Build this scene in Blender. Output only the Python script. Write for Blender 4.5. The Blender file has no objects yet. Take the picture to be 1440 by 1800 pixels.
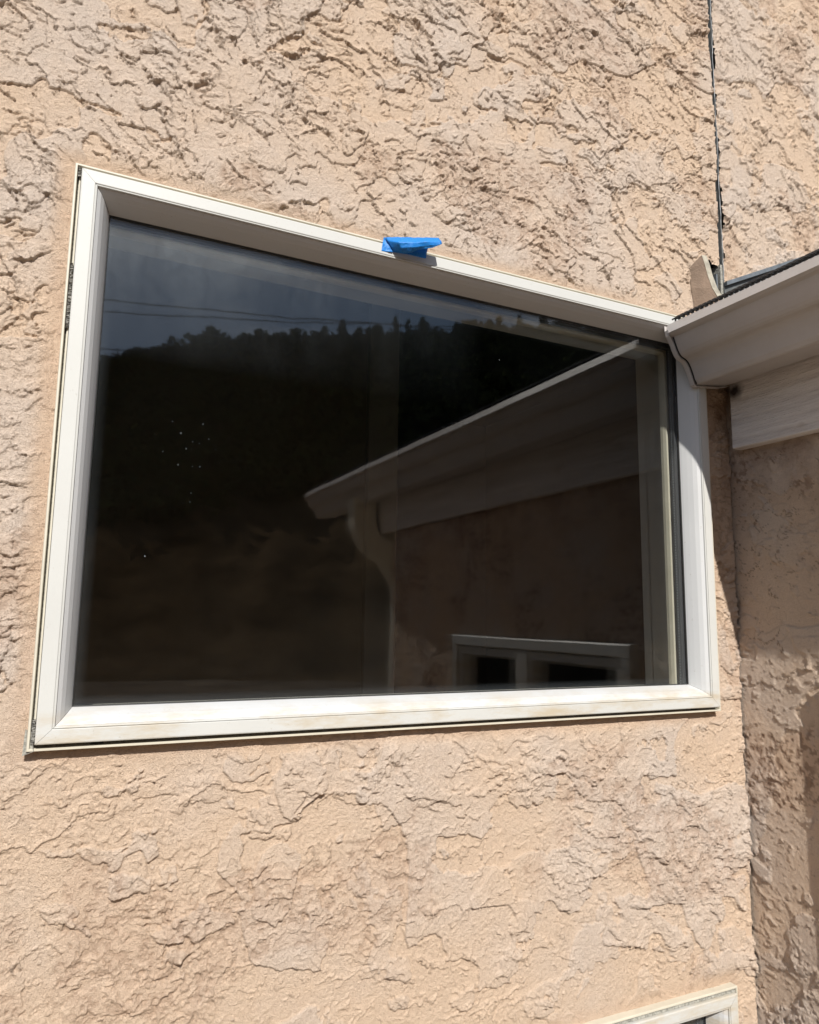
import bpy, bmesh, math, random
import numpy as np
from mathutils import Vector, Matrix

# ------------------------------------------------------------------ camera, world, sun, exposure
S = bpy.context.scene
S.render.engine = 'CYCLES'
S.render.resolution_x, S.render.resolution_y = 819, 1024
col = S.collection
cd = bpy.data.cameras.new('camera'); cam = bpy.data.objects.new('camera', cd); col.objects.link(cam)
YAW, PITCH, ROLL, FPX = 0.45026, 0.14240, 0.01356, 1295.87
cy, sy, cp, sp = math.cos(YAW), math.sin(YAW), math.cos(PITCH), math.sin(PITCH)
fw = Vector((sy*cp, cy*cp, sp)); rt = Vector((cy, -sy, 0)); up = rt.cross(fw)
r2 = math.cos(ROLL)*rt + math.sin(ROLL)*up; u2 = -math.sin(ROLL)*rt + math.cos(ROLL)*up
M = Matrix((r2, u2, -fw)).transposed().to_4x4(); M.translation = (0, -0.8, 0)
cam.matrix_world = M
cd.sensor_fit = 'VERTICAL'; cd.sensor_height = 36.0; cd.lens = 36.0*FPX/1800
cd.clip_start = 0.02; cd.clip_end = 2000
S.camera = cam

SUN = Vector((0.297, 1.25, -1.0)).normalized()
w = bpy.data.worlds.new('World'); S.world = w; w.use_nodes = True
nt = w.node_tree; bg = nt.nodes['Background']
sky = nt.nodes.new('ShaderNodeTexSky'); sky.sky_type = 'NISHITA'; sky.sun_disc = False
sky.sun_elevation = math.asin(-SUN.z)
sky.sun_rotation = math.atan2(-SUN.x, -SUN.y)
sky.dust_density = 0.35; sky.air_density = 1.0; sky.ozone_density = 1.0
# thin high cloud drifting over the sky
tc = nt.nodes.new('ShaderNodeTexCoord'); mp = nt.nodes.new('ShaderNodeMapping'); mp.inputs['Scale'].default_value = (1, 1, 3.2)
cn = nt.nodes.new('ShaderNodeTexNoise'); cn.inputs['Scale'].default_value = 3.4; cn.inputs['Detail'].default_value = 6; cn.inputs['Roughness'].default_value = .55
cr = nt.nodes.new('ShaderNodeMapRange'); cr.inputs[1].default_value = .44; cr.inputs[2].default_value = .72; cr.inputs[4].default_value = .55
cx = nt.nodes.new('ShaderNodeMix'); cx.data_type = 'RGBA'; cx.inputs[7].default_value = (14.5, 15.4, 16.5, 1)
nt.links.new(tc.outputs['Generated'], mp.inputs[0]); nt.links.new(mp.outputs[0], cn.inputs['Vector']); nt.links.new(cn.outputs['Fac'], cr.inputs[0])
nt.links.new(cr.outputs[0], cx.inputs[0]); nt.links.new(sky.outputs[0], cx.inputs[6]); nt.links.new(cx.outputs[2], bg.inputs[0]); bg.inputs[1].default_value = 0.085
sd = bpy.data.lights.new('sun', 'SUN'); so = bpy.data.objects.new('sun', sd); col.objects.link(so)
sd.energy = 4.9; sd.angle = math.radians(0.5); sd.color = (1.0, 0.962, 0.90)
so.rotation_mode = 'QUATERNION'; so.rotation_quaternion = SUN.to_track_quat('-Z', 'Y'); so.location = (-1, -6, 5)
S.view_settings.view_transform = 'Standard'; S.view_settings.look = 'None'
S.view_settings.exposure = 0.2; S.view_settings.gamma = 1.0
S.cycles.max_bounces = 10; S.cycles.transparent_max_bounces = 16; S.cycles.caustics_reflective = False

# ------------------------------------------------------------------ node helpers
def mat(name):
    m = bpy.data.materials.new(name); m.use_nodes = True
    return m, m.node_tree, m.node_tree.nodes['Principled BSDF']
def N(nt, t, **k):
    n = nt.nodes.new(t)
    for a, b in k.items():
        if a in n.inputs: n.inputs[a].default_value = b
        else: setattr(n, a, b)
    return n
def coord(nt): return nt.nodes.new('ShaderNodeTexCoord').outputs['Object']
def noise(nt, vec, scale, detail=3, rough=.5, stretch=None, loc=None):
    if stretch or loc:
        mp = nt.nodes.new('ShaderNodeMapping'); nt.links.new(vec, mp.inputs[0])
        if stretch: mp.inputs['Scale'].default_value = stretch
        if loc: mp.inputs['Location'].default_value = loc
        vec = mp.outputs[0]
    n = nt.nodes.new('ShaderNodeTexNoise'); nt.links.new(vec, n.inputs['Vector'])
    n.inputs['Scale'].default_value = scale; n.inputs['Detail'].default_value = detail; n.inputs['Roughness'].default_value = rough
    return n.outputs['Fac']
def rng(nt, v, a, b, c=0., d=1.):
    n = nt.nodes.new('ShaderNodeMapRange'); n.clamp = True
    nt.links.new(v, n.inputs[0])
    for i, q in enumerate((a, b, c, d)): n.inputs[1+i].default_value = q
    return n.outputs[0]
def mixc(nt, fac, a, b, mode='MIX'):
    n = nt.nodes.new('ShaderNodeMix'); n.data_type = 'RGBA'; n.blend_type = mode
    for s, v in ((n.inputs[0], fac), (n.inputs[6], a), (n.inputs[7], b)):
        if hasattr(v, 'is_output'): nt.links.new(v, s)
        elif isinstance(v, (int, float)): s.default_value = v
        else: s.default_value = (*v, 1)
    return n.outputs[2]
def mth(nt, op, a, b=0.):
    n = nt.nodes.new('ShaderNodeMath'); n.operation = op
    for s, v in ((n.inputs[0], a), (n.inputs[1], b)):
        if hasattr(v, 'is_output'): nt.links.new(v, s)
        else: s.default_value = v
    return n.outputs[0]
def bump(nt, bs, h, dist, strength=1., prev=None):
    n = nt.nodes.new('ShaderNodeBump'); n.inputs['Strength'].default_value = strength; n.inputs['Distance'].default_value = dist
    nt.links.new(h, n.inputs['Height'])
    if prev: nt.links.new(prev, n.inputs['Normal'])
    nt.links.new(n.outputs[0], bs.inputs['Normal']); return n.outputs[0]

def simple(name, c, rough=.5, metal=0., spec=.5, var=.0, vscale=30, bmp=0., bscale=200, stretch=None):
    m, t, b = mat(name); v = coord(t)
    b.inputs['Roughness'].default_value = rough; b.inputs['Metallic'].default_value = metal
    b.inputs['Specular IOR Level'].default_value = spec
    f = rng(t, noise(t, v, vscale, 4, .6, stretch), .3, .7)
    t.links.new(mixc(t, f, tuple(x*(1-var) for x in c), tuple(min(1, x*(1+var*.6)) for x in c)), b.inputs['Base Color'])
    if bmp: bump(t, b, noise(t, v, bscale, 3, .6, stretch), bmp)
    return m

def stucco(name):
    m, t, b = mat(name); v = coord(t)
    b.inputs['Roughness'].default_value = .95; b.inputs['Specular IOR Level'].default_value = .1
    at = N(t, 'ShaderNodeAttribute', attribute_name='wear'); wv = at.outputs['Fac']
    peach, grey = (.735, .563, .420), (.690, .583, .498)
    big = rng(t, noise(t, v, 5.5, 4, .6), .42, .62)
    f = mth(t, 'MULTIPLY', mth(t, 'ADD', mth(t, 'MULTIPLY', wv, .75), mth(t, 'MULTIPLY', big, .45)), 1.0)
    f = rng(t, mth(t, 'ADD', f, mth(t, 'MULTIPLY', noise(t, v, 60, 3), .25)), .25, 1.15)
    c = mixc(t, f, peach, grey)
    # bare rust-coloured sand showing where the paint is thin
    pat = N(t, 'ShaderNodeAttribute', attribute_name='pit').outputs['Fac']
    c = mixc(t, rng(t, mth(t, 'MULTIPLY', pat, noise(t, v, 45, 3)), .12, .55, 0, .42), c, (.57, .39, .28))
    # micro-shade in the pores of the sand float, painted as dark specks
    pores = rng(t, noise(t, v, 760, 3, .75), .55, .66)
    c = mixc(t, mth(t, 'MULTIPLY', pores, .36), c, (.26, .16, .10))
    c = mixc(t, rng(t, noise(t, v, 3.2, 5, .65, None, (4, 1, 7)), .35, .75, .0, .25), c, (.73, .55, .40))
    gm_ = N(t, 'ShaderNodeAttribute', attribute_name='crease_shade').outputs['Fac']
    c = mixc(t, gm_, c, (.20, .12, .08))  # shade along ridge edges and in pits, painted into the colour
    # patchy dark brown tone under the eave near the corner
    sx = t.nodes.new('ShaderNodeSeparateXYZ'); t.links.new(v, sx.inputs[0])
    st = mth(t, 'MULTIPLY', rng(t, sx.outputs['X'], .885, .925), rng(t, sx.outputs['Z'], .12, .36))
    st = mth(t, 'MULTIPLY', st, rng(t, sx.outputs['Z'], .52, .40))
    st = mth(t, 'MULTIPLY', st, rng(t, noise(t, v, 24, 4, .6), .38, .60))
    c = mixc(t, mth(t, 'MULTIPLY', st, .75), c, (.20, .085, .04))
    t.links.new(c, b.inputs['Base Color'])
    g1 = noise(t, v, 640, 3, .7); g2 = noise(t, v, 1300, 2, .6)
    nrm = bump(t, b, g1, .0024, 1.); bump(t, b, g2, .0012, 1., nrm)
    return m
M_STUCCO = stucco('peach_stucco')

def vinyl(name, c, stain=.0):
    m, t, b = mat(name); v = coord(t)
    b.inputs['Roughness'].default_value = .42; b.inputs['Specular IOR Level'].default_value = .35
    cc = mixc(t, rng(t, noise(t, v, 9, 4, .6), .35, .65), c, tuple(x*.955 for x in c))
    d = rng(t, noise(t, v, 14, 5, .7, (1, 1, 4)), .42, .66, 0, 1)
    sx = t.nodes.new('ShaderNodeSeparateXYZ'); t.links.new(v, sx.inputs[0])
    low = rng(t, sx.outputs['Z'], -.085, -.105)
    cc = mixc(t, mth(t, 'MULTIPLY', mth(t, 'MULTIPLY', d, low), .75+stain), cc, (.47, .385, .26))
    sp_ = rng(t, noise(t, v, 260, 2), .70, .76)
    cc = mixc(t, mth(t, 'MULTIPLY', sp_, .25), cc, (.3, .26, .2))
    t.links.new(cc, b.inputs['Base Color'])
    b2 = rng(t, noise(t, v, 700, 2), .3, .7); bump(t, b, b2, .0001, .35)
    return m
M_FRAME = vinyl('aged_white_vinyl', (.565, .565, .54))
M_BEAD = vinyl('grey_white_vinyl_bead', (.595, .60, .60))
M_CREAM = simple('cream_vinyl', (.60, .56, .46), .5, var=.1)
M_GASKET = simple('black_rubber', (.02, .02, .02), .6)
M_REVEAL = simple('painted_drywall', (.40, .38, .34), .8, var=.05, bmp=.0002, bscale=120)
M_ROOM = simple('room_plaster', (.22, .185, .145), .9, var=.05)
M_DARK = simple('unlit_room_black', (.015, .013, .012), .9, var=.1)  # near-black colour stands in for missing light in rooms and the notch
M_CASING = simple('painted_casing', (.36, .33, .29), .6, var=.03)
M_GALV = simple('galvanised_metal', (.30, .33, .35), .45, .7, var=.3, vscale=60)
M_LEAD = simple('weathered_flashing', (.15, .16, .16), .6, .3, var=.3, vscale=80)
M_MORTAR = simple('grey_mortar', (.33, .32, .28), .95, var=.55, vscale=350, bmp=.0012, bscale=300)
M_MORTAR2 = simple('dirty_mortar', (.25, .24, .215), .95, var=.8, vscale=300, bmp=.0015, bscale=300)
def gut_mat():
    m, t, b = mat('painted_aluminium_gutter'); v = coord(t)
    b.inputs['Roughness'].default_value = .45; b.inputs['Specular IOR Level'].default_value = .35
    c = mixc(t, rng(t, noise(t, v, 7, 5, .65), .35, .7), (.54, .51, .495), (.46, .43, .41))
    c = mixc(t, rng(t, noise(t, v, 22, 4, .7, (1, .25, 1)), .56, .74, 0, .45), c, (.36, .30, .25))
    t.links.new(c, b.inputs['Base Color']); bump(t, b, noise(t, v, 6, 3, .5, (1, .4, 1)), .004, .6)
    return m
M_GUT = gut_mat()
def wood_mat():
    m, t, b = mat('weathered_painted_wood'); v = coord(t)
    b.inputs['Roughness'].default_value = .8
    g = noise(t, v, 60, 5, .7, (1, .09, 1.6))
    c = mixc(t, rng(t, g, .35, .7), (.58, .53, .50), (.80, .76, .73))
    c = mixc(t, rng(t, noise(t, v, 30, 4, .6, (1, .4, 1)), .62, .72, 0, .5), c, (.34, .24, .17))
    sub = N(t, 'ShaderNodeVectorMath', operation='DISTANCE'); t.links.new(v, sub.inputs[0]); sub.inputs[1].default_value = (.925, -.030, .352)
    ds = mth(t, 'ADD', sub.outputs['Value'], mth(t, 'MULTIPLY', noise(t, v, 90, 3), .014))
    c = mixc(t, rng(t, ds, .026, .011), c, (.02, .012, .01))
    t.links.new(c, b.inputs['Base Color'])
    nn = bump(t, b, g, .004, 1.); bump(t, b, noise(t, v, 140, 4, .7, (1, .4, 1)), .0025, 1., nn); return m
M_WOOD = wood_mat()
def tape_mat():
    m, t, b = mat('blue_masking_tape'); v = coord(t)
    b.inputs['Roughness'].default_value = .5; b.inputs['Specular IOR Level'].default_value = .5
    sp_ = rng(t, noise(t, v, 900, 3, .7), .56, .66, 0, .6)  # light specks painted in for glints on the crumples
    c = mixc(t, sp_, (.004, .18, .58), (.07, .36, .72))
    t.links.new(c, b.inputs['Base Color']); bump(t, b, noise(t, v, 500, 3, .6), .0006, .8)
    return m
M_TAPE = tape_mat()

def glass_mat(name, f0, dirt):
    m = bpy.data.materials.new(name); m.use_nodes = True; t = m.node_tree; t.nodes.clear()
    out = t.nodes.new('ShaderNodeOutputMaterial')
    geo = t.nodes.new('ShaderNodeNewGeometry')
    dp = N(t, 'ShaderNodeVectorMath', operation='DOT_PRODUCT'); t.links.new(geo.outputs['Incoming'], dp.inputs[0]); t.links.new(geo.outputs['True Normal'], dp.inputs[1])
    c = mth(t, 'ABSOLUTE', dp.outputs['Value'])
    fr = mth(t, 'ADD', mth(t, 'MULTIPLY', mth(t, 'POWER', mth(t, 'SUBTRACT', 1., c), 5.), 1-f0), f0)
    tr = N(t, 'ShaderNodeBsdfTransparent'); tr.inputs[0].default_value = (.965, .97, .965, 1)
    gl = N(t, 'ShaderNodeBsdfGlossy'); gl.inputs['Roughness'].default_value = .022; gl.inputs[0].default_value = (1, 1, 1, 1)
    v = coord(t)
    bm_ = t.nodes.new('ShaderNodeBump'); bm_.inputs['Distance'].default_value = .00035; bm_.inputs['Strength'].default_value = .35
    t.links.new(noise(t, v, 9, 2, .5), bm_.inputs['Height']); t.links.new(bm_.outputs[0], gl.inputs['Normal'])
    mx = t.nodes.new('ShaderNodeMixShader'); t.links.new(fr, mx.inputs[0]); t.links.new(tr.outputs[0], mx.inputs[1]); t.links.new(gl.outputs[0], mx.inputs[2])
    last = mx.outputs[0]
    if dirt:
        df = N(t, 'ShaderNodeBsdfDiffuse'); df.inputs[0].default_value = (.54, .61, .66, 1)
        sx = t.nodes.new('ShaderNodeSeparateXYZ'); t.links.new(v, sx.inputs[0]); X, Z = sx.outputs['X'], sx.outputs['Z']
        # dust film with wipe streaks; top left also paints in sky-reflection brightness
        st = noise(t, v, 40, 4, .6, (1, 1, .16)); bl = noise(t, v, 5, 4, .55)
        top = rng(t, Z, .27, .42); lft = rng(t, X, .50, .03)
        film = mth(t, 'MULTIPLY', mth(t, 'MULTIPLY', top, lft), mth(t, 'MULTIPLY', rng(t, st, .25, .75, .4, 1.), mth(t, 'MULTIPLY', rng(t, bl, .3, .7, .25, 1.), rng(t, noise(t, v, 95, 4, .7), .3, .7, .55, 1.))))
        film = mth(t, 'ADD', mth(t, 'MULTIPLY', film, .13), mth(t, 'MULTIPLY', rng(t, bl, .35, .75), .0008))
        # dried water marks along the head
        hd = mth(t, 'MULTIPLY', rng(t, Z, .385, .43), rng(t, noise(t, v, 60, 5, .7, (.12, 1, 1)), .44, .66))
        film = mth(t, 'ADD', film, mth(t, 'MULTIPLY', hd, .035))
        # soil line just above the sill and down the left edge
        ed = mth(t, 'MULTIPLY', rng(t, Z, -.080, -.0885), .018); film = mth(t, 'ADD', film, ed)
        ed = mth(t, 'MULTIPLY', rng(t, X, .040, .026), mth(t, 'MULTIPLY', st, .035)); film = mth(t, 'ADD', film, ed)
        # dust specks
        vo = N(t, 'ShaderNodeTexVoronoi'); vo.inputs['Scale'].default_value = 34; t.links.new(v, vo.inputs['Vector'])
        sep = t.nodes.new('ShaderNodeSeparateColor'); t.links.new(vo.outputs['Color'], sep.inputs[0])
        rad = mth(t, 'MULTIPLY', rng(t, sep.outputs[0], .72, 1.0), .030)
        dot = mth(t, 'MULTIPLY', mth(t, 'LESS_THAN', vo.outputs['Distance'], rad), .30)
        vo2 = N(t, 'ShaderNodeTexVoronoi'); vo2.inputs['Scale'].default_value = 130; t.links.new(v, vo2.inputs['Vector'])
        sep2 = t.nodes.new('ShaderNodeSeparateColor'); t.links.new(vo2.outputs['Color'], sep2.inputs[0])
        dd = N(t, 'ShaderNodeVectorMath', operation='DISTANCE'); t.links.new(v, dd.inputs[0]); dd.inputs[1].default_value = (.125, .010, .175)
        dot2 = mth(t, 'MULTIPLY', mth(t, 'LESS_THAN', vo2.outputs['Distance'], mth(t, 'MULTIPLY', rng(t, sep2.outputs[0], .3, 1.), .15)), rng(t, mth(t, 'ADD', dd.outputs['Value'], mth(t, 'MULTIPLY', noise(t, v, 40, 3), .09)), .10, .07, 0, .07))
        film = mth(t, 'MINIMUM', mth(t, 'ADD', mth(t, 'ADD', film, dot), dot2), .6)
        m2 = t.nodes.new('ShaderNodeMixShader'); t.links.new(film, m2.inputs[0]); t.links.new(last, m2.inputs[1]); t.links.new(df.outputs[0], m2.inputs[2])
        last = m2.outputs[0]
    t.links.new(last, out.inputs[0]); return m
M_GLASS = glass_mat('dusty_window_glass', .040, True)
M_GLASS2 = glass_mat('clean_window_glass', .012, False)

# ------------------------------------------------------------------ object helpers
def tag(o, label=None, cat=None, group=None, kind=None):
    if label: o['label'] = label
    if cat: o['category'] = cat
    if group: o['group'] = group
    if kind: o['kind'] = kind
    return o
def empty(name, loc, label, cat, group=None):
    o = bpy.data.objects.new(name, None); col.objects.link(o); o.location = loc
    bpy.context.view_layer.update()
    return tag(o, label, cat, group)
def mk(name, verts, faces, m, parent=None, smooth=False, solid=0., bevel=0.):
    me = bpy.data.meshes.new(name); me.from_pydata([tuple(v) for v in verts], [], faces); me.update()
    bm = bmesh.new(); bm.from_mesh(me); bmesh.ops.recalc_face_normals(bm, faces=bm.faces); bm.to_mesh(me); bm.free()
    o = bpy.data.objects.new(name, me); col.objects.link(o); me.materials.append(m)
    if smooth: me.polygons.foreach_set('use_smooth', [True]*len(me.polygons))
    if solid:
        s = o.modifiers.new('solid', 'SOLIDIFY'); s.thickness = solid; s.offset = 0
    if bevel:
        s = o.modifiers.new('bevel', 'BEVEL'); s.width = bevel; s.segments = 2; s.limit_method = 'ANGLE'
    if parent:
        o.parent = parent; o.matrix_parent_inverse = Matrix.Translation(-Vector(parent.location))
    return o
class MB:
    def __init__(s): s.v = []; s.f = []
    def add(s, v, f):
        n = len(s.v); s.v += [tuple(q) for q in v]; s.f += [[i+n for i in q] for q in f]; return s
    def box(s, x0, x1, y0, y1, z0, z1):
        v = [(x, y, z) for x in (x0, x1) for y in (y0, y1) for z in (z0, z1)]
        return s.add(v, [(0, 1, 3, 2), (4, 6, 7, 5), (0, 4, 5, 1), (2, 3, 7, 6), (0, 2, 6, 4), (1, 5, 7, 3)])
    def prism_y(s, prof, y0, y1):      # prof: closed (x,z) polygon
        n = len(prof); v = [(x, y0, z) for x, z in prof]+[(x, y1, z) for x, z in prof]
        f = [(i, (i+1) % n, n+(i+1) % n, n+i) for i in range(n)]+[tuple(range(n)), tuple(range(2*n-1, n-1, -1))]
        return s.add(v, f)
    def tube(s, pts, rad, seg=8):
        pts = [Vector(p) for p in pts]; rings = []
        for i, p in enumerate(pts):
            d = (pts[min(i+1, len(pts)-1)]-pts[max(i-1, 0)]).normalized()
            a = d.orthogonal().normalized() if abs(d.z) > .95 else d.cross(Vector((0, 0, 1))).normalized()
            b = d.cross(a); rr = rad[i] if isinstance(rad, (list, tuple)) else rad
            rings.append([p+a*rr*math.cos(2*math.pi*k/seg)+b*rr*math.sin(2*math.pi*k/seg) for k in range(seg)])
        v = [q for r in rings for q in r]; f = []
        for i in range(len(pts)-1):
            for k in range(seg): f.append((i*seg+k, i*seg+(k+1) % seg, (i+1)*seg+(k+1) % seg, (i+1)*seg+k))
        f += [tuple(range(seg-1, -1, -1)), tuple(range((len(pts)-1)*seg, len(pts)*seg))]
        return s.add(v, f)
    def ring(s, rect, prof, gap=0., sides='LTRB', plane=None, closed=False):
        # sweep an (inset, depth) profile round a rectangle in the x-z plane, mitred, each side a strip of its own
        x0, x1, z0, z1 = rect
        for sd_ in sides:
            v = []; f = []
            for o, y in prof:
                a, b, c, d = x0+o, x1-o, z0+o, z1-o
                e = {'L': ((a, c+gap), (a, d-gap)), 'R': ((b, c+gap), (b, d-gap)), 'T': ((a+gap, d), (b-gap, d)), 'B': ((a+gap, c), (b-gap, c))}[sd_]
                v += [(e[0][0], y, e[0][1]), (e[1][0], y, e[1][1])]
            n = len(prof)
            for i in range(n-1 if not closed else n):
                j = (i+1) % n; f.append((2*i, 2*i+1, 2*j+1, 2*j))
            s.add(v, f)
        return s
    def build(s, name, m, parent=None, **k): return mk(name, s.v, s.f, m, parent, **k)
def rotate_yz_to_B(mb, xw, y_of):      # turn a window built in the x-z plane into wall B's plane: (x,y,z)->(xw+y, y_of - x, z)
    mb.v = [(xw+y, y_of-x, z) for x, y, z in mb.v]; return mb

# ------------------------------------------------------------------ numpy noise for the trowelled stucco
RS = np.random.RandomState(7); TAB = RS.rand(256, 256).astype(np.float32)
def vn(x, y, o=0):
    x = x+o*17.31; y = y+o*9.73
    xi = np.floor(x).astype(np.int64); yi = np.floor(y).astype(np.int64)
    fx = (x-xi).astype(np.float32); fy = (y-yi).astype(np.float32)
    fx = fx*fx*fx*(fx*(fx*6-15)+10); fy = fy*fy*fy*(fy*(fy*6-15)+10)
    a = TAB[xi & 255, yi & 255]; b = TAB[(xi+1) & 255, yi & 255]; c = TAB[xi & 255, (yi+1) & 255]; d = TAB[(xi+1) & 255, (yi+1) & 255]
    return (a*(1-fx)+b*fx)*(1-fy)+(c*(1-fx)+d*fx)*fy
def fbm(x, y, sc, oc=4, o=0, g=.5):
    r = 0; a = 1; t = 0
    for i in range(oc):
        r = r+a*vn(x*sc, y*sc, o+i); t += a; a *= g; sc *= 2.03
    return r/t
def sm(x, a, b):
    t = np.clip((x-a)/(b-a), 0, 1); return t*t*(3-2*t)
def trowel(u, v, seed=0, calm=None):
    """height (m), wear 0..1, pit 0..1 of torn skip-trowel stucco"""
    wu = u+(fbm(u, v, 22, 3, seed+40)-.5)*.03; wv = v+(fbm(u, v, 22, 3, seed+60)-.5)*.03
    jit = (fbm(u, v, 150, 3, seed+80, .65)-.5)
    h = 0*u; wear = 0*u; crease_shade = 0*u
    cv = .30-1.15*sm(v, -.15, .45)          # the float was swung one way low on the wall, the other way high up
    a1 = u*.6+v*.4*np.sign(.15); hi_ = sm(v, .0, .55)
    # thin flat skins of plaster with torn edges
    for k, (f, st, th, gate, gl) in enumerate(((6, .0026, .50, 5, .38), (12, .0025, .505, 7, .45), (24, .0022, .515, 9, .49), (46, .0018, .54, 9, .54), (95, .0014, .55, 10, .56))):
        x_ = wu+cv*wv*.5; n = fbm(x_*.85, wv*1.15, f, 4, seed+200+13*k, .56)+jit*(.035+.012*k)
        m_ = sm(fbm(u, v, gate, 2, seed+240+9*k), gl, gl+.08)
        e = sm(n-(1-m_)*.22, th, th+.0006*f)
        h = h+st*e
        if k < 3: wear = np.maximum(wear, e*(.75-.15*k))
    # dragged lips: flat, then a short ragged drop
    for k, (dx, f, nz, A, ms, lo, hi) in enumerate(((0., 12, 1.4, .0028, 8, .46, .50), (.25, 21, 1.6, .0026, 10, .48, .52), (-.2, 40, 1.6, .0020, 9, .51, .55), (.1, 72, 1.5, .0013, 9, .56, .60))):
        g = f*((dx+cv)*wu-wv)+nz*2*(fbm(u, v, f*.6, 4, seed+3+11*k, .58)-.5)+jit*(.20+.12*k)
        s = g-np.floor(g)
        m_ = sm(fbm(u, v, ms, 3, seed+120+7*k), lo, hi)
        brk = sm(fbm(u, v, f*1.7, 3, seed+150+5*k)-(1-m_)*.25, .47, .51)
        cw = .014+.010*k
        ramp = np.where(s < 1-cw, (s/(1-cw))**12, 1-(s-1+cw)/cw)
        h = h+A*ramp*brk*(.8+.5*hi_)
        crease_shade = np.maximum(crease_shade, brk*sm(s, 1-2.2*cw, 1-cw)*(1-.12*k))
        crease_shade = np.maximum(crease_shade, brk*(1-sm(s, .0, .6*cw))*(1-.12*k))
    pm = sm(fbm(u, v, 9, 3, seed+260), .53, .64)
    pits = sm(fbm(u, v, 150, 3, seed+280, .6), .54, .60)*pm
    h = h-.0012*pits
    h = h+.0008*(fbm(u, v, 4, 2, seed+300)-.5)
    h = h+.0007*(vn(u*330, v*330, seed+310)-.5)+.0005*(vn(u*400, v*400, seed+311)-.5)
    return h, np.clip(wear+(fbm(u, v, 7, 3, seed+330)-.5)*1.2, 0, 1), np.clip(pm*.7+.3*pits, 0, 1), np.maximum(crease_shade, pits*.8)

def axis(fine0, fine1, step, lo, hi):
    a = list(np.arange(fine0, fine1+step*.5, step)); s = step
    while a[-1] < hi: s *= 1.35; a.append(min(hi, a[-1]+s))
    s = step
    while a[0] > lo: s *= 1.35; a.insert(0, max(lo, a[0]-s))
    return np.array(a)
def snap(ax, vals):
    for q in vals:
        i = int(np.argmin(abs(ax-q))); ax[i] = q
    return ax
def wall_sheet(name, us, vs, place, seed, holes=(), cut=None, edge_fade=(), amp=1., crease_shade=.22):
    U, V = np.meshgrid(us, vs, indexing='ij'); nu, nv = U.shape
    h, wr, pt, gm_ = trowel(U, V, seed); h = h*amp; gm_ = gm_*crease_shade
    for rect in edge_fade:            # plaster feathered down to the window flange
        d = np.maximum(np.maximum(rect[0]-U, U-rect[1]), np.maximum(rect[2]-V, V-rect[3]))
        k = sm(d, .004, .026); h = h*(.30+.70*k); wr = wr*k; pt = np.maximum(pt, (1-sm(d, .004, .028))*.9)
    co = place(U, V, h).reshape(-1, 3).astype(np.float32)
    uc = (U[:-1, :-1]+U[1:, 1:])*.5; vc = (V[:-1, :-1]+V[1:, 1:])*.5
    keep = np.ones(uc.shape, bool)
    for r in holes: keep &= ~((uc > r[0]) & (uc < r[1]) & (vc > r[2]) & (vc < r[3]))
    if cut is not None: keep &= cut(uc, vc)
    I, J = np.nonzero(keep); a = I*nv+J
    q = np.stack([a, a+nv, a+nv+1, a+1], 1).astype(np.int32)
    me = bpy.data.meshes.new(name); nf = len(q)
    me.vertices.add(len(co)); me.vertices.foreach_set('co', co.ravel())
    me.loops.add(nf*4); me.loops.foreach_set('vertex_index', q.ravel())
    me.polygons.add(nf); me.polygons.foreach_set('loop_start', np.arange(0, nf*4, 4, dtype=np.int32))
    me.polygons.foreach_set('loop_total', np.full(nf, 4, np.int32)); me.polygons.foreach_set('use_smooth', np.ones(nf, bool))
    me.update(calc_edges=True)
    for nm, arr in (('wear', wr), ('pit', pt), ('crease_shade', gm_)):
        at = me.attributes.new(nm, 'FLOAT', 'POINT'); at.data.foreach_set('value', arr.ravel().astype(np.float32))
    me.materials.append(M_STUCCO)
    o = bpy.data.objects.new(name, me); col.objects.link(o); return o

# ------------------------------------------------------------------ dimensions (metres; the camera is at 0,-0.8,0)
WX0, WX1, WZ0, WZ1 = -.0090, .8846, -.1277, .4622       # big window, outer edge of its flange
LZ1, LZ0 = -.4960, -1.15                                # lower window
XC = .9455                                              # inside corner, plane of the side wall
GX, GEND = .802, -1.70
GROUND = -2.6

# ------------------------------------------------------------------ walls
us = snap(axis(-.10, .9408, .00105, -4.5, .9408), [WX0+.002, WX1-.002])
vs = snap(axis(-.59, 1.19, .00105, GROUND-.05, 3.2), [WZ0+.002, WZ1-.002, LZ1-.002])
rect1 = (WX0, WX1, WZ0, WZ1); rect2 = (WX0, WX1+.0075, LZ0, LZ1)
def notch(u, v):     # broken plaster round the kick-out flashing
    rag = (fbm(u, v, 90, 3, 5)-.5)*.016
    return ~((u > .896+rag+(.575-v)*.12) & (v < .572+rag) & (v > .37))
wa = wall_sheet('stucco_wall', us, vs, lambda U, V, h: np.stack([U, -h, V], -1), 0,
                holes=[(WX0+.002, WX1-.002, WZ0+.002, WZ1-.002), (WX0+.002, rect2[1]-.002, LZ0+.002, LZ1-.002)],
                cut=notch, edge_fade=[rect1, rect2])
tag(wa, 'sunlit peach stucco wall around the large picture window, left of the vertical joint', 'wall')
# upper wall to the right of the control joint, cut off along the roof slope
roofz = lambda x: .541+.46*(x-.9455)
us2 = axis(.9470, 1.32, .0014, .9470, 4.0); vs2 = axis(.5, 1.30, .0016, .5, 3.2)
wc = wall_sheet('upper_wall', us2, vs2, lambda U, V, h: np.stack([U, -h*1.0-.001, V], -1), 500,
                cut=lambda u, v: (u > .9472+np.maximum(0, fbm(u, v, 130, 3, 77)-.45)*.012) & (v > roofz(u)+.002+(fbm(u, v, 120, 2, 9)-.5)*.004))
tag(wc, 'stucco wall section right of the thin vertical joint, above the sloping roof flashing', 'wall')
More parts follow.
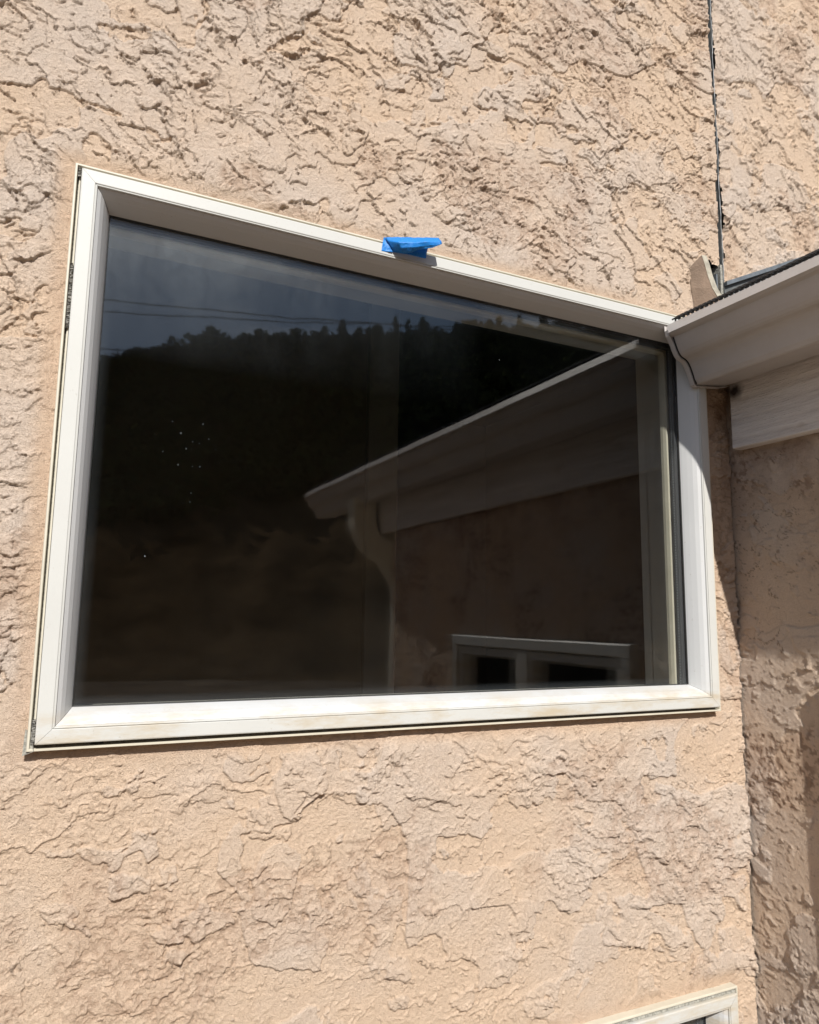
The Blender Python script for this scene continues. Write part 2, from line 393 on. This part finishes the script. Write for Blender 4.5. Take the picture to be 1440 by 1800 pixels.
# side wall of the wing
yb = axis(-1.235, .004, .0019, -1.235, .004); zb = axis(-.60, .30, .0018, GROUND-.05, .43)
BW = (-.825, -.186, -.62, -.041)         # its window: y0,y1,z0,z1
wb = wall_sheet('wing_wall', yb, zb, lambda U, V, h: np.stack([XC-h*1.0, U, V], -1), 900,
                holes=[(BW[0]+.006, BW[1]-.006, BW[2]+.006, BW[3]-.006)], amp=.6, crease_shade=.7)
tag(wb, 'side wall of the wing meeting the window wall at the inside corner, mostly shaded stucco', 'wall')
MB().box(XC+.004, 4.2, -1.235, -1.215, GROUND-.05, .52).build('wing_front_wall', M_STUCCO)
tag(bpy.data.objects['wing_front_wall'], 'stucco front wall of the low wing, facing away round the outer corner', 'wall')
# dark backing added for the shade inside the notch
t_ = MB().box(.880, .9415, .012, .050, .36, .62); t_.build('notch_backer', M_DARK)
tag(bpy.data.objects['notch_backer'], 'dark sheathing for the shade behind the broken plaster notch above the gutter', 'backer')

# interior: one room behind both windows
room = empty('interior_room', (0, .2, 0), 'dim room seen faintly through the big window pane', 'room')
b = MB()
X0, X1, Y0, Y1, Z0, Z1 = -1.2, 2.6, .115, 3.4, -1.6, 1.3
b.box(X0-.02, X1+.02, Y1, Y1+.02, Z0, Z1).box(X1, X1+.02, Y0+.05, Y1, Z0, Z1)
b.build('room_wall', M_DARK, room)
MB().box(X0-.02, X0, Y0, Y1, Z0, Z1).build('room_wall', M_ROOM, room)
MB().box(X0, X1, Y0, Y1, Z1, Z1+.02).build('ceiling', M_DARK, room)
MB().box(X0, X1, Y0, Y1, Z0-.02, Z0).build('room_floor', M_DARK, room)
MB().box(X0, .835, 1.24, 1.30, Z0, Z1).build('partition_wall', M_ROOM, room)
MB().box(.835, .935, 1.22, 1.32, Z0, Z1).build('door_casing', M_CASING, room, bevel=.004)
# inner face of the outer wall (around both openings)
b = MB(); ya, yb_ = .095, .113
b.box(X0, .018, ya, yb_, Z0, Z1).box(.862, X1, ya, yb_, Z0, Z1).box(.018, .862, ya, yb_, .437, Z1).box(.018, .862, ya, yb_, LZ1-.03, -.100).box(.018, .862, ya, yb_, Z0, LZ0+.03)
b.build('window_side_wall', M_REVEAL, room)

# ------------------------------------------------------------------ windows on the main wall
def big_window(name, rect, label, group, T=lambda m: m, flip=False, simple_=False):
    x0, x1, z0, z1 = rect
    win = empty(name, T(MB().add([((x0+x1)/2, 0, z0)], [])).v[0], label, 'window', group)
    # outer flange with a rounded lip
    T(MB().ring(rect, [(.002, .020), (0, .006), (0, -.0115), (.0006, -.0130), (.0022, -.0130), (.0028, -.0118), (.0029, -.0045)], gap=.0)).build('flange', M_CREAM, win)
    T(MB().ring(rect, [(.0029, -.0060), (.0070, -.0050)])).build('sealant_joint', M_MORTAR, win)
    strip = MB().ring(rect, [(.0046, -.0040), (.0047, -.0105), (.0062, -.0112), (.0063, -.004)], sides='LTR')
    T(strip).build('filler_strip', M_CREAM, win)
    # main face, pulled back a hair at the mitres
    prof = [(.0066, .004), (.0066, -.0165), (.0070, -.0176), (.0080, -.0180), (.0196, -.0180), (.0202, -.0178), (.0203, -.0166), (.0209, -.0166), (.0210, -.0176),
            (.0222, -.0174), (.0226, -.0168), (.0228, -.0150), (.0229, -.010)]
    T(MB().ring(rect, prof, gap=.00016)).build('frame', M_FRAME, win)
    T(MB().ring(rect, [(.006, .0), (.024, -.0060), (.036, .010)])).build('frame_core', M_GASKET, win)
    # sloped glazing bead
    prof = [(.0229, -.0150), (.0234, -.0147), (.0266, -.0118), (.0300, -.0066), (.0333, .0010), (.0356, .0072), (.0366, .0106), (.0368, .0112), (.0368, .0122)]
    T(MB().ring(rect, prof, gap=.0002)).build('glazing_bead', M_BEAD, win)
    T(MB().ring(rect, [(.0366, .0108), (.0378, .0112), (.0380, .0122)])).build('gasket', M_GASKET, win)
    g = .0365
    gl = T(MB().box(x0+g, x1-g, .0124, .0154, z0+g, z1-g)).build('glass_pane', M_GLASS, win)
    # spacer bar between the panes with its perforated face
    r3 = (x0+g-.0060, x1-g-.0005, z0+g-.0125, z1-g-.0005)
    T(MB().ring(r3, [(-.001, .0156), (.0050, .0156), (.0052, .0162), (.0052, .0245), (.0050, .0252), (-.001, .0252)])).build('spacer_bar', M_SPACER, win)
    T(MB().box(x0+g, x1-g, .0256, .0286, z0+g, z1-g)).build('inner_pane', M_GLASS2, win)
    T(MB().ring(r3, [(-.001, .0290), (.0065, .0290), (.0070, .0296), (.0082, .0350), (.0082, .0400), (-.002, .0420)])).build('inner_sash', M_CREAM, win)
    T(MB().ring((x0+.027, x1-.0226, z0+.027, z1-.0255), [(.006, .040), (0, .041), (0, .0965)])).build('inner_reveal', M_REVEAL, win)
    return win
def spacer():
    m, t, bb = mat('perforated_spacer'); v = coord(t)
    bb.inputs['Roughness'].default_value = .5
    sx = t.nodes.new('ShaderNodeSeparateXYZ'); t.links.new(v, sx.inputs[0])
    a = mth(t, 'FRACT', mth(t, 'MULTIPLY', sx.outputs['Z'], 250.)); a = mth(t, 'LESS_THAN', mth(t, 'ABSOLUTE', mth(t, 'SUBTRACT', a, .5)), .25)
    yb2 = mth(t, 'LESS_THAN', mth(t, 'ABSOLUTE', mth(t, 'SUBTRACT', sx.outputs['Y'], .0205)), .0011)
    t.links.new(mixc(t, mth(t, 'MULTIPLY', a, yb2), (.045, .047, .05), (.22, .23, .24)), bb.inputs['Base Color'])
    return m
M_SPACER = spacer()
w1 = big_window('picture_window', rect1, 'large white vinyl picture window with a dark pane reflecting the gutter and hillside', None)
for x in (.052, .838): MB().box(x-.0055, x+.0055, -.0075, -.0062, WZ0+.0034, WZ0+.0062).build('weep_hole', M_GASKET, w1)
MB().add([(WX0-.002, -.006, WZ0+.020), (WX0+.004, -.014, WZ0+.018), (WX0+.0065, -.0135, WZ0+.0005), (WX0-.003, -.008, WZ0-.004), (WX0-.001, .0, WZ0+.01)], [(0, 1, 2, 3), (0, 1, 4), (1, 2, 4), (2, 3, 4), (3, 0, 4)]).build('mortar_smear', M_MORTAR, w1)
w2 = big_window('lower_window', rect2, 'white vinyl window whose top right corner shows at the bottom edge of the photo', None)
# old mortar and paint crumbs stuck in the flange groove
random.seed(9)
for za, zb_ in ((.352, .283), (.4575, .447), (-.098, -.121)):
    v = []; f = []; n = max(6, int(abs(za-zb_)/.0007))
    for i in range(n+1):
        z = za+(zb_-za)*i/n; a = WX0+.0024+.0006*random.random(); c = WX0+.0062+.0022*random.random()*math.sin(math.pi*i/n)**.4
        v += [(a, -.0045, z), (a+.0008, -.0120-.0022*random.random(), z), (c-.0008, -.0130-.0022*random.random(), z), (c, -.0045, z)]
    for i in range(n):
        for k in range(3): f.append((4*i+k, 4*i+k+1, 4*i+k+5, 4*i+k+4))
    MB().add(v, f).build('mortar_crumb', M_MORTAR2, w1)
# uneven mortar crust left on the lower window's head
random.seed(4)
b = MB(); n = 260; v = []; f = []
for i in range(n+1):
    x = .30+(rect2[1]-.305)*i/n; tt = .0014+.0022*random.random()*(.4+.6*math.sin(i*.11)**2)
    v += [(x, -.006, LZ1-.0085), (x, -.0125-.001*random.random(), LZ1-.006), (x, -.0125, LZ1-.006+tt), (x, -.004, LZ1-.002)]
for i in range(n):
    for k in range(3): f.append((4*i+k, 4*i+4+k, 4*i+5+k, 4*i+1+k))
b.add(v, f).build('mortar_crust', M_MORTAR, w2)

# sliding window in the wing wall
sl = empty('sliding_window', (XC, (BW[0]+BW[1])/2, BW[2]), 'white two-pane sliding window in the wing wall, seen mirrored low in the glass', 'window')
Tb = lambda m: rotate_yz_to_B(m, XC, 0)
rB = (-BW[1], -BW[0], BW[2], BW[3])
Tb(MB().ring(rB, [(0, .02), (0, -.021), (.003, -.023), (.022, -.023), (.025, -.019), (.026, .01)])).build('frame', M_FRAME, sl)
xm = .520
for a_, b_ in ((rB[0]+.026, xm-.014), (xm+.014, rB[1]-.026)):
    sr = (a_, b_, rB[2]+.026, rB[3]-.026)
    Tb(MB().ring(sr, [(0, .02), (0, -.014), (.002, -.016), (.017, -.016), (.019, -.006), (.026, .02)])).build('sash', M_FRAME, sl)
    Tb(MB().box(sr[0]+.018, sr[1]-.018, .000, .004, sr[2]+.018, sr[3]-.018)).build('glass_pane', M_GLASS2, sl)
Tb(MB().box(xm-.0175, xm+.0175, -.020, .02, rB[2]+.025, rB[3]-.025)).build('mullion', M_FRAME, sl, bevel=.002)
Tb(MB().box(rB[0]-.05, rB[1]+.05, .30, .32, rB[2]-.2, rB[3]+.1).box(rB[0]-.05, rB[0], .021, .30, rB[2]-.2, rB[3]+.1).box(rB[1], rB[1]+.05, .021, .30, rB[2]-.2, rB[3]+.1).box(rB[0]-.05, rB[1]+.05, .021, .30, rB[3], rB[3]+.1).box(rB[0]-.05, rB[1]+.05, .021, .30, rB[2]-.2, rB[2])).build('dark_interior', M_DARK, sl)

# ------------------------------------------------------------------ eave: fascia, soffit, gutter, roof
MB().box(.9245, .9440, -1.42, -.021, .262, .452).build('fascia_board', M_WOOD, bevel=.0015)
tag(bpy.data.objects['fascia_board'], 'weathered white painted wood fascia board under the gutter, dark stain at its end', 'fascia')
gut = empty('rain_gutter', (.87, GEND, .35), 'white aluminium K-style rain gutter with black guard running from the window corner', 'gutter')
prof = [(GX+.010, .4330), (GX+.010, .4400), (GX+.0085, .4412), (GX+.0050, .4412), (GX+.0035, .4400), (GX+.0000, .4262), (GX+.0035, .4235), (GX+.0095, .4215)]
for k in range(1, 13):                       # ogee
    s = k/12; x = GX+.0095+.0400*s; z = .4215-.0600*(s+ .13*math.sin(2*math.pi*s)); prof.append((x, z))
prof += [(GX+.0512, .3592), (GX+.0535, .3560), (GX+.0560, .3550), (.918, .3625), (.9232, .3650), (.9235, .4480)]
v = [(x, y, z) for y in (-.0145, GEND) for x, z in prof]; n = len(prof)
mk('trough', v, [(i, i+1, n+i+1, n+i) for i in range(n-1)], M_GUT, gut, solid=.0008)
cap_out = [(GX-.0022, .4385), (GX-.0012, .4300), (GX+.0010, .4215)]+[(x-.0038, z-.0030) for x, z in prof[8:20]]+[(GX+.0480, .3530), (GX+.053, .3512), (.900, .3560), (.9225, .3615), (.9230, .4380)]
for y, yy in ((-.0135, -.0150), (GEND+.001, GEND-.001)):
    MB().prism_y(cap_out, y, yy).build('end_cap', M_GUT, gut)
# flange of the near cap folded over the trough, leaving a dark seam
v = []; f = []
ring_ = cap_out[1:19]
for i, (x, z) in enumerate(ring_): v += [(x, -.0150, z), (x+.0005, -.0215, z+.0004)]
for i in range(len(ring_)-1): f.append((2*i, 2*i+1, 2*i+3, 2*i+2))
mk('cap_flange', v, f, M_GUT, gut, solid=.0007)
v = []; f = []; seam = prof[7:22]
for x, z in seam: v += [(x-.0013, -.0212, z-.0010), (x-.0013, -.0224, z-.0010)]
for i in range(len(seam)-1): f.append((2*i, 2*i+1, 2*i+3, 2*i+2))
mk('sealant_seam', v, f, M_GASKET, gut, solid=.0012)
# black guard: expanded mesh lying on the gutter, its wavy edge over the lip
b = MB(); L = abs(GEND)-.03; pitch = .0085; nn = int(L/pitch)
for row, (xx, zz) in enumerate(((GX+.006, .4445), (GX+.011, .4485), (GX+.017, .4520))):
    for ph in (0, 1):
        pts = []
        for i in range(nn*3):
            a = 2*math.pi*i/3/2+ph*math.pi
            y = -.026-i*pitch/3
            pts.append((xx+.0034*math.cos(2*math.pi*y/pitch/2+ph*math.pi+row), y, zz+.0022*math.sin(2*math.pi*y/pitch/2+ph*math.pi+row)))
        b.tube(pts, .0013, 5)
b.build('gutter_guard', simple('black_plastic', (.015, .015, .016), .45), gut)
# downspout at the far end, out of the gutter and round the outer corner
ds = empty('downspout', (.87, -1.30, GROUND), 'cream downspout elbow under the far gutter end, seen mirrored in the glass', 'downspout')
def rrect(cx, cyy, z, wx, wy): return [(cx-wx, cyy-wy, z), (cx+wx, cyy-wy, z), (cx+wx, cyy+wy, z), (cx-wx, cyy+wy, z)]
pth = [(.872, -1.325, .372, 0), (.872, -1.325, .33, 0), (.874, -1.325, .29, 0)]
for k in range(1, 9):
    a = k/8*math.radians(62); pth.append((.874+.085*(1-math.cos(a))*1.5, -1.325+.03*(k/8), .29-.10*math.sin(a), a))
pth += [(.975, -1.285, .150, .9), (1.000, -1.280, .110, .4), (1.005, -1.280, .05, 0), (1.005, -1.280, GROUND+.1, 0)]
v = []; f = []
for x, y, z, a in pth:
    ca, sa = math.cos(a), math.sin(a); hw, hd = .037, .034
    v += [(x-hw*ca, y-hd, z-hw*sa), (x+hw*ca, y-hd, z+hw*sa), (x+hw*ca, y+hd, z+hw*sa), (x-hw*ca, y+hd, z-hw*sa)]
for i in range(len(pth)-1):
    for k in range(4): f.append((4*i+k, 4*i+(k+1) % 4, 4*i+4+(k+1) % 4, 4*i+4+k))
mk('pipe', v, f, M_CREAM, ds, bevel=.005)
b = MB().box(.965, 1.045, -1.313, -1.245, -.9, -.875); b.build('strap', M_GUT, ds)
# wing roof
def shingle():
    m, t, bb = mat('asphalt_shingle'); v = coord(t); bb.inputs['Roughness'].default_value = .95
    br = N(t, 'ShaderNodeTexBrick'); mp = t.nodes.new('ShaderNodeMapping'); mp.inputs['Rotation'].default_value = (0, 0, math.pi/2)
    t.links.new(v, mp.inputs[0]); t.links.new(mp.outputs[0], br.inputs['Vector']); br.inputs['Scale'].default_value = 3.5
    br.inputs['Color1'].default_value = (.14, .11, .09, 1); br.inputs['Color2'].default_value = (.09, .075, .065, 1); br.inputs['Mortar'].default_value = (.02, .02, .02, 1)
    br.inputs['Mortar Size'].default_value = .012
    t.links.new(mixc(t, rng(t, noise(t, v, 300, 2), .3, .7, 0, .5), br.outputs['Color'], (.2, .18, .16)), bb.inputs['Base Color'])
    bump(t, bb, noise(t, v, 400, 2), .002); return m
rf = empty('wing_roof', (.93, -.8, .45), 'low shingled roof of the wing rising to the right above the gutter', 'roof')
rz = lambda x: .455+.46*(x-.9255)
b = MB(); rp = [(.905, rz(.905)), (4.3, rz(4.3)), (4.3, rz(4.3)-.03), (.926, rz(.926)-.022)]
b.prism_y(rp, -.012, -1.60).build('shingles', shingle(), rf)
MB().prism_y([(.893, rz(.893)-.006), (.893, rz(.893)+.004), (.99, rz(.99)+.003), (.99, rz(.99)+.001)], -.010, -1.61).build('drip_edge', M_GALV, rf)
MB().prism_y([(.926, .425), (.944, .430), (4.3, rz(4.3)-.04), (4.3, rz(4.3)-.16), (1.0, rz(1.0)-.16)], -1.56, -1.595).build('barge_board', M_WOOD, rf)

# ------------------------------------------------------------------ flashings and joint
jt = empty('joint_strip', (.945, 0, .55), 'thin galvanised control joint strip running straight up the stucco above the gutter', 'joint strip')
MB().box(.9410, .9490, .004, .008, .50, 3.2).build('joint_gap', M_GASKET, jt)
rj = random.Random(3); MB().tube([(.9458+rj.uniform(-.0004, .0004)+.0006*math.sin(i*.35), -.0030+rj.uniform(-.0006, .0006), .543+i*.012) for i in range(110)], [.00035+rj.random()*.0004 for i in range(110)], 6).build('metal_bead', simple('bright_zinc', (.45, .47, .48), .4, .3, var=.5, vscale=120), jt)
MB().box(.9455, .9468, -.0018, .006, .545, 3.2).build('metal_leg', M_LEAD, jt)
fl = empty('roof_flashing', (.95, 0, .52), 'grey sheet-metal flashing along the sloping bottom edge of the upper stucco', 'flashing')
def slope_strip(x0, x1, dz0, dz1, y0, y1):
    v = []
    for x in (x0, x1):
        for y in (y0, y1):
            for dz in (dz0, dz1): v.append((x, y, roofz(x)+dz))
    return MB().add(v, [(0, 1, 3, 2), (4, 6, 7, 5), (0, 4, 5, 1), (2, 3, 7, 6), (0, 2, 6, 4), (1, 5, 7, 3)])
slope_strip(.9455, 4.2, -.0035, .0035, -.0095, .004).build('weep_screed', M_GALV, fl)
slope_strip(.9455, 4.2, -.060, -.004, -.0035, .003).build('counter_flashing', M_LEAD, fl)
slope_strip(.9340, 1.00, -.072, -.026, -.0150, -.0130).build('step_flashing', simple('white_coated_metal', (.55, .56, .55), .5, var=.15), fl)
ko = empty('kickout_flashing', (.90, 0, .50), 'cream kick-out flashing standing up behind the gutter end at the joint foot', 'flashing')
# a bent plate: foot near the gutter, top leaning left into the plaster
def plate(pts, th, name, m, parent=ko, bev=.0008):
    v = []; n = len(pts)
    for x, y, z, w_ in pts: v += [(x, y, z), (x+w_, y-.0005, z+.002)]
    f = [(2*i, 2*i+1, 2*i+3, 2*i+2) for i in range(n-1)]
    return mk(name, v, f, m, parent, solid=th)
plate([(.8830, -.016, .5700, .0095), (.8860, -.018, .5560, .0100), (.8895, -.020, .5360, .0102), (.8935, -.024, .5150, .0104), (.8995, -.030, .4960, .0106), (.9050, -.036, .4800, .0110)], .0020, 'face_plate', simple('weathered_cream_metal', (.40, .365, .29), .6, var=.35, vscale=90))
# stucco-covered cheek left of the plate, its shade painted in as dark brown
v = [(.8700, .000, .5500), (.8830, -.0160, .5705), (.8862, -.0180, .5560), (.8897, -.0200, .5360), (.8935, -.0240, .5150), (.8990, -.0300, .4960), (.9045, -.0360, .4800),
     (.8700, -.001, .5520), (.8720, -.001, .5440), (.8740, -.001, .5200), (.8780, -.001, .4980), (.8800, -.001, .4700)]
mk('cheek', v, [(7, 1, 2), (7, 2, 8), (8, 2, 3), (8, 3, 9), (9, 3, 4), (9, 4, 10), (10, 4, 5), (10, 5, 6), (10, 6, 11)], simple('shaded_cheek', (.23, .165, .12), .9, var=.3, bmp=.001, bscale=300), ko, solid=.001)
MB().box(.9060, .9270, -.002, .001, .498, .545).build('back_leg', M_LEAD, ko)
MB().box(.9290, .9315, -.0030, .011, .500, .556).build('side_leg', M_GALV, ko)
MB().box(.9350, .9400, -.0060, .011, .495, .572).build('plaster_stop', M_MORTAR, ko)

# ------------------------------------------------------------------ blue tape on the head of the frame
tp = empty('masking_tape', (.38, -.018, .46), 'crumpled strip of blue painter tape stuck to the top of the white frame', 'tape')
fr_, ur_, F_ = None, None, FPX
def P(zx, zy, y):    # point seen at a given place of the tape close-up, on the plane at depth y
    px, py = 560+zx/4, 370+zy/4
    d = fw+r2*((px-720)/FPX)-u2*((py-900)/FPX); t = (y+.8)/d.y
    return (d.x*t, y, d.z*t)
def patch(rows, name):
    nr, nc = len(rows), len(rows[0]); v = [P(*q) for r in rows for q in r]
    o = mk(name, v, [(i*nc+j, i*nc+j+1, (i+1)*nc+j+1, (i+1)*nc+j) for i in range(nr-1) for j in range(nc-1)], M_TAPE, tp, smooth=True)
    s = o.modifiers.new('sub', 'SUBSURF'); s.subdivision_type = 'SIMPLE'; s.levels = s.render_levels = 3
    tx = bpy.data.textures.new('crumple', 'CLOUDS'); tx.noise_scale = .007; tx.noise_depth = 3
    s = o.modifiers.new('crumple', 'DISPLACE'); s.texture = tx; s.strength = .0022; s.mid_level = .5; s.texture_coords = 'GLOBAL'
    s = o.modifiers.new('solid', 'SOLIDIFY'); s.thickness = .0002; s.offset = 0
    return o
patch([[(458, 192, -.0150), (466, 188, -.0170), (478, 200, -.0190)], [(450, 235, -.0184), (475, 240, -.0186), (505, 245, -.0200)], [(443, 284, -.0184), (480, 290, -.0186), (522, 294, -.0200)]], 'stuck_end')
patch([[(474, 190, -.0190), (560, 225, -.0240), (660, 235, -.0250), (730, 240, -.0250), (772, 258, -.0240)],
       [(495, 245, -.0190), (565, 262, -.0235), (650, 275, -.0250), (715, 282, -.0255), (764, 288, -.0250)],
       [(522, 294, -.0188), (570, 300, -.0225), (640, 312, -.0240), (700, 325, -.0250), (756, 338, -.0255)]], 'underside_fold')
patch([[(470, 188, -.0195), (560, 187, -.0265), (650, 188, -.0300), (750, 190, -.0330), (846, 193, -.0350)],
       [(485, 215, -.0210), (565, 225, -.0330), (655, 228, -.0370), (755, 222, -.0390), (866, 222, -.0400)],
       [(505, 248, -.0215), (575, 262, -.0310), (660, 258, -.0360), (740, 250, -.0370), (868, 236, -.0400)],
       [(530, 282, -.0215), (600, 305, -.0270), (645, 298, -.0300), (705, 275, -.0330), (800, 262, -.0370)]], 'curled_flap')

# ------------------------------------------------------------------ ground, hill, woods, cables behind the camera (they show as reflections)
gm = simple('dry_yard_soil', (.17, .13, .095), .95, spec=0., var=.35, vscale=.6, bmp=.02, bscale=8)
g = mk('ground', [(-400, -400, GROUND), (400, -400, GROUND), (400, 300, GROUND), (-400, 300, GROUND)], [(0, 1, 2, 3)], gm); tag(g, kind='structure')
gr = simple('dry_grass', (.115, .076, .042), .95, spec=0., var=.6, vscale=.25, bmp=.1, bscale=3)
def hill_z(az, r):      # az in degrees clockwise seen from the window normal, mirrored
    crest = 17.1+3.0*np.clip((az-2)/8, -1.5, 1)+1.0*np.clip((az-12)/18, 0, 1)-.05*np.clip(az-60, 0, 60)
    cz = 120*np.tan(np.radians(crest))
    t = np.clip((r-28)/92, 0, 1.0)
    z = GROUND-.3+(cz-GROUND)*(t**1.25)
    return z-np.clip(r-120, 0, 200)*.15
azs = np.radians(np.linspace(-70, 110, 181)); rs = np.concatenate([np.linspace(24, 120, 60), np.linspace(125, 200, 8)])
A_, R_ = np.meshgrid(azs, rs, indexing='ij')
Z_ = hill_z(np.degrees(A_), R_)+(fbm(A_*40, R_*.1, 1.0, 4, 3)-.5)*2.2*np.clip((R_-28)/20, 0, 1)
v = np.stack([np.sin(A_)*R_, -.8-np.cos(A_)*R_, Z_], -1).reshape(-1, 3); nr = len(rs)
f = [(i*nr+j, i*nr+j+1, (i+1)*nr+j+1, (i+1)*nr+j) for i in range(len(azs)-1) for j in range(nr-1)]
hl = mk('hill', v.tolist(), f, gr, smooth=True); tag(hl, kind='structure')
# woods: crowns made of leaf clumps
rnd = np.random.RandomState(11); vv = []; ff = []; cnt = 0
lm, lt, lb = mat('oak_foliage'); lb.inputs['Roughness'].default_value = .9; lb.inputs['Specular IOR Level'].default_value = 0
lt.links.new(mixc(lt, rng(lt, noise(lt, coord(lt), .8, 3), .3, .7), (.035, .05, .018), (.08, .085, .03)), lb.inputs['Base Color'])
def crown(cx, cyy, cz, rad, hgt, n, conical):
    global cnt
    th = rnd.rand(n)*2*np.pi; zz = rnd.rand(n)
    rr = rad*np.sqrt(rnd.rand(n))*((1.05-zz) if conical else np.sqrt(np.clip(1-(2*zz-1)**2, .05, 1)))
    rr = rr*(.8+.35*np.sin(3*th+cx)+.2*np.sin(7*zz*2+cyy))
    c = np.stack([cx+rr*np.cos(th), cyy+rr*np.sin(th), cz+hgt*zz], 1)
    a = rnd.randn(n, 3); a /= np.linalg.norm(a, axis=1, keepdims=True); b_ = np.cross(a, rnd.randn(n, 3)); b_ /= np.linalg.norm(b_, axis=1, keepdims=True)
    s = (.35+.5*rnd.rand(n, 1))*rad*.19
    q = np.stack([c-a*s-b_*s*.7, c+a*s-b_*s*.5, c+a*s*.6+b_*s, c-a*s*.8+b_*s*.8], 1).reshape(-1, 3)
    vv.append(q); ff.append(np.arange(4*n).reshape(n, 4)+cnt); cnt += 4*n
for i in range(1000):
    az = -8+rnd.rand()*62; r = 56+64*rnd.rand()**.8
    if i < 170: r = 112+9*rnd.rand(); az = -6+58*i/170+rnd.rand()*1.6
    z = float(hill_z(np.array(az), np.array(float(r))))-.6
    con = (az > 18 and rnd.rand() < .4) and i < 170
    h = (3.0+2.6*rnd.rand()**2)*(1.35 if con else 1)*(.75 if az < 12 else 1.0); rad = 1.6+1.6*rnd.rand() if not con else 1.5+1.3*rnd.rand()
    a = math.radians(az)
    crown(math.sin(a)*r, -.8-math.cos(a)*r, z, rad*1.25, h*(.5+.5*min(1, (r-50)/30)), 210, con)
vv = np.concatenate(vv); ff = np.concatenate(ff)
me = bpy.data.meshes.new('woods'); me.from_pydata(vv.tolist(), [], ff.tolist()); me.materials.append(lm)
wo = bpy.data.objects.new('woods', me); col.objects.link(wo)
tag(wo, 'dark oak and conifer wood covering the hillside, only seen mirrored in the pane', 'woods', kind='stuff')
# overhead cables
cm = simple('black_cable', (.02, .02, .02), .6)
def cable_pt(az, el, dist): a = math.radians(az); return Vector((dist*math.tan(a), .825-dist, dist/math.cos(a)*math.tan(math.radians(el))))
for A0, A1, dist, lab in (((1.9, 22.15), (33, 21.6), 14, 'upper overhead cable crossing the sky above the wooded hill, seen mirrored'),
                          ((2.4, 18.8), (33, 18.9), 15, 'lower overhead cable just above the hill crest, seen mirrored at the left'),
                          ((16.8, 22.3), (36, 21.9), 14.5, 'short-looking second cable just under the upper one, seen mirrored at the right')):
    p, q = cable_pt(*A0, dist), cable_pt(*A1, dist); d = q-p; p0, p1 = p-d*1.5, q+d*1.2
    pts = [p0.lerp(p1, i/40)+Vector((0, 0, .35*(2*i/40-1)**2-.02)) for i in range(41)]
    tag(MB().tube(pts, .011, 6).build('overhead_cable', cm), lab, 'cable')
